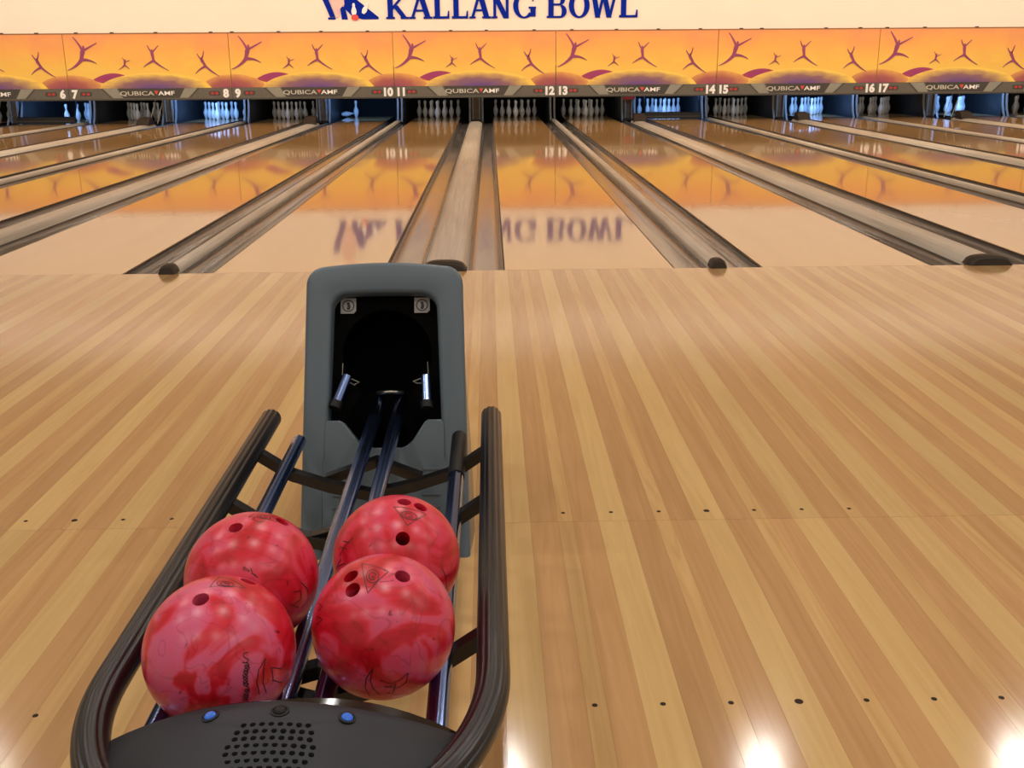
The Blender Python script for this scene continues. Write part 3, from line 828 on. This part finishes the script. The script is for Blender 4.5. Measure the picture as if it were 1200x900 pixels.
# vent grille: flat black discs painted for the shade inside its holes
for j in range(9):
    nh = (8, 9, 9, 10, 10, 9, 8, 6, 4)[j]; y = -5.252-.0125*j
    for i in range(nh):
        x = .009 + (i-(nh-1)/2)*.0115
        c0 = on_con(x, y, .0002); nx = Vector((.15*x/.235**2, 0, 1)).normalized(); a = nx.cross(Vector((0,1,0))).normalized(); b = nx.cross(a)
        mb = MB(); lp = [c0+a*(.0038*math.cos(t*math.pi/4+.39))+b*(.0038*math.sin(t*math.pi/4+.39)) for t in range(8)]
        lo = [p-nx*.003 for p in lp]
        mb.loft([lo, lp], True, True, True); pp(mb, 'grille_disc', 'cavity', None, cp)

# ------------------------------------------------------------------ bowling balls
def ball_mat(name, seed, pinkish):
    t = NT(name); mp = t.n('ShaderNodeMapping'); mp.inputs['Location'].default_value = (seed*3.1, seed*1.7, seed)
    tc = t.n('ShaderNodeTexCoord'); t.l(tc.outputs['Object'], mp.inputs[0])
    f = t.noise(mp.outputs[0], 7, 2, .45, 3.2)
    a = t.ramp(f, [(.36, srgb(176,16,32)), (.46, srgb(196,28,48)), (.54, srgb(204,46+pinkish,70+int(pinkish*1.2))), (.66, srgb(198,54+pinkish,82+int(pinkish*1.2)))])
    f2 = t.noise(mp.outputs[0], 6, 1, .4, 4.5)
    vein = t.ramp(f2, [(.47, (1,1,1,1)), (.5, (.62,.45,.47,1)), (.53, (1,1,1,1))])
    f3 = t.noise(mp.outputs[0], 55, 2, .5, 1.0)
    sp = t.ramp(f3, [(.27, (.35,.25,.25,1)), (.31, (1,1,1,1))])
    t.l(t.mix(1.0, t.mix(.6, a, vein, 'MULTIPLY'), sp, 'MULTIPLY'), t.b.inputs['Base Color'])
    t.set(Roughness=.3, Specular_IOR_Level=.45)
    return t.m
M['ink'] = plain('ink_black', (36,16,18), .5)
BR_ = .108
def ray(px, py):
    return (fw + rt*((px-600)/F_PX) + up*((450-py)/F_PX)).normalized()
def hit(c, px, py):
    d = ray(px, py); oc = CAM-c; b = oc.dot(d); q = b*b-(oc.dot(oc)-BR_**2)
    if q < 0:   # pixel beside the outline: nearest rim point
        p = CAM + d*(-b); return (p-c).normalized()
    return (CAM+d*(-b-math.sqrt(q))-c).normalized()
def make_ball(c, label, seed, pinkish, holes, tri, marks):
    c = Vector(c)
    e = empty('bowling_ball', c); tag(e, label, 'ball', 'red bowling balls on the rack')
    bm = bmesh.new(); bmesh.ops.create_uvsphere(bm, u_segments=72, v_segments=48, radius=BR_); me = bpy.data.meshes.new('ball_surface'); bm.to_mesh(me); bm.free()
    bo = link('ball_surface', me, e); me.materials.append(ball_mat('ball_red_%d' % seed, seed, pinkish))
    # drill the finger holes
    bm = bmesh.new()
    for px, py, r in holes:
        d = hit(c, px, py)
        q = d.to_track_quat('Z', 'Y').to_matrix().to_4x4(); q.translation = d*(BR_-.03)
        bmesh.ops.create_cone(bm, cap_ends=True, segments=24, radius1=r, radius2=r, depth=.11, matrix=q)
    cm = bpy.data.meshes.new('cut'); bm.to_mesh(cm); bm.free(); co = link('cut', cm); co.location = c
    md = bo.modifiers.new('b', 'BOOLEAN'); md.operation = 'DIFFERENCE'; md.solver = 'EXACT'; md.use_self = True; md.object = co
    bpy.context.view_layer.update()
    dg = bpy.context.evaluated_depsgraph_get(); nm = bpy.data.meshes.new_from_object(bo.evaluated_get(dg))
    bo.modifiers.clear(); bo.data = nm; bpy.data.meshes.remove(me); bpy.data.objects.remove(co); bpy.data.meshes.remove(cm)
    for p in nm.polygons: p.use_smooth = True
    nm.set_sharp_from_angle(angle=.5)
    # printed marks lie on the surface as thin ink strokes
    def stroke(mb, pts, wd):
        ps = [hit(c, *p) for p in pts]
        # resample
        out = []
        for a, b in zip(ps[:-1], ps[1:]):
            n = max(1, int((a-b).length*BR_/.004))
            for i in range(n): out.append((a.lerp(b, i/n)).normalized())
        out.append(ps[-1]); L = []; R_ = []
        for i, d in enumerate(out):
            t = (out[min(i+1, len(out)-1)]-out[max(i-1, 0)]).normalized(); s_ = d.cross(t).normalized()*wd
            L.append(d*(BR_+.0004)+s_); R_.append(d*(BR_+.0004)-s_)
        mb.loft([L, R_], False)
    if tri:
        mb = MB(); cx = sum(p[0] for p in tri)/3; cy = sum(p[1] for p in tri)/3
        stroke(mb, tri+[tri[0]], .0006)
        # squashed ring and G following the tilt of the triangle
        ax = ((tri[1][0]-tri[0][0]), (tri[1][1]-tri[0][1])); ay = (tri[2][0]-(tri[0][0]+tri[1][0])/2, tri[2][1]-(tri[0][1]+tri[1][1])/2)
        for rr, t0, t1 in ((.23, 0, 360), (.13, 30, 330)):
            stroke(mb, [(cx+rr*ax[0]*math.cos(math.radians(t0+(t1-t0)*i/16))+rr*1.1*ay[0]*math.sin(math.radians(t0+(t1-t0)*i/16)),
                         cy+rr*ax[1]*math.cos(math.radians(t0+(t1-t0)*i/16))+rr*1.1*ay[1]*math.sin(math.radians(t0+(t1-t0)*i/16))) for i in range(17)], .0007)
        stroke(mb, [(cx+.12*ax[0], cy+.12*ax[1]), (cx, cy), (cx+.02*ax[0]+.1*ay[0], cy+.02*ax[1]+.1*ay[1])], .0007)
        o = mb.build('triangle_emblem', M['ink'], e, None, False); o['kind'] = 'stuff'
    for nme, lines in marks:
        mb = MB()
        for ln in lines: stroke(mb, ln, .0007)
        o = mb.build(nme, M['ink'], e, None, False); o['kind'] = 'stuff'
    return e
def sw(x, y, pts, s=1.0): return [(x+a*s, y+b*s) for a, b in pts]
def cursive(x, y, ln, w_):
    # looping handwriting that runs down the ball
    n = int(ln*2.2)
    return [(x+w_*(.45+.55*abs(math.sin(i*.31+1)))*math.sin(i*.8)+1.2*math.sin(i*.13), y+ln*i/n-2.2*math.cos(i*.8+.3*math.sin(i*.4))) for i in range(n+1)]
HR = .0118
make_ball((BX-.1135, -5.043, .4195), 'pink-red marbled bowling ball at the front left, beside the console', 1, 30,
    [(235, 702, HR), (291, 681, HR)], [(246,688), (288,690), (258,676)],
    [('signature', [[(291,764),(285,766),(286,770),(291,773),(289,777),(284,776)], cursive(288, 778, 26, 3.4), cursive(288, 806, 16, 3.6)]),
     ('crescent_emblem', [[(311,771),(303,785),(301,800),(304,814)], [(311,771),(309,785),(308,800),(312,812)], [(318,782),(330,784),(335,776)], [(318,782),(320,797),(330,800),(337,790)]])])
make_ball((BX+.1165, -4.975, .4165), 'red bowling ball at the front right with three finger holes showing', 2, 18,
    [(413, 691, HR), (411, 675, HR), (472, 675, HR)], [(424,661), (455,670), (431,695)],
    [('crescent_emblem', [[(437,783),(429,795),(428,806),(434,816)], [(437,783),(434,797),(437,806),(445,814)], [(445,797),(458,801),(470,796),(478,788)], [(478,788),(476,800),(466,806),(450,804)], [(452,806),(464,801),(460,812),(452,812)]]),
     ('signature', [[(378,700),(373,706),(378,711),(373,716)], [(372,722),(378,726),(371,732)]])])
make_ball((BX-.1135, -4.826, .4235), 'red bowling ball at the back left, behind the pink marbled one', 3, 8,
    [(276, 618, HR), (331, 611, HR)], [(291,606), (325,612), (312,599)],
    [('tick_mark', [[(294,666),(296,672),(302,677)], [(295,672),(300,674)]]),
     ('crescent_emblem', [[(352,682),(360,690),(361,702),(354,712)], [(344,694),(352,692),(353,702),(345,708)], [(340,708),(350,712)]])])
make_ball((BX+.1175, -4.757, .4205), 'orange-red bowling ball at the back right, nearest the hood', 4, 0,
    [(472, 631, HR), (474, 588, HR), (493, 594, HR)], [(461,594), (500,603), (477,616)],
    [('signature', [[(414,630),(404,640),(398,652)], [(410,636),(402,634)], [(406,643),(398,641)], [(400,655),(394,668)], [(404,660),(396,664)]]),
     ('tick_mark', [[(518,666),(522,676),(523,690)], [(522,676),(528,672)]])])
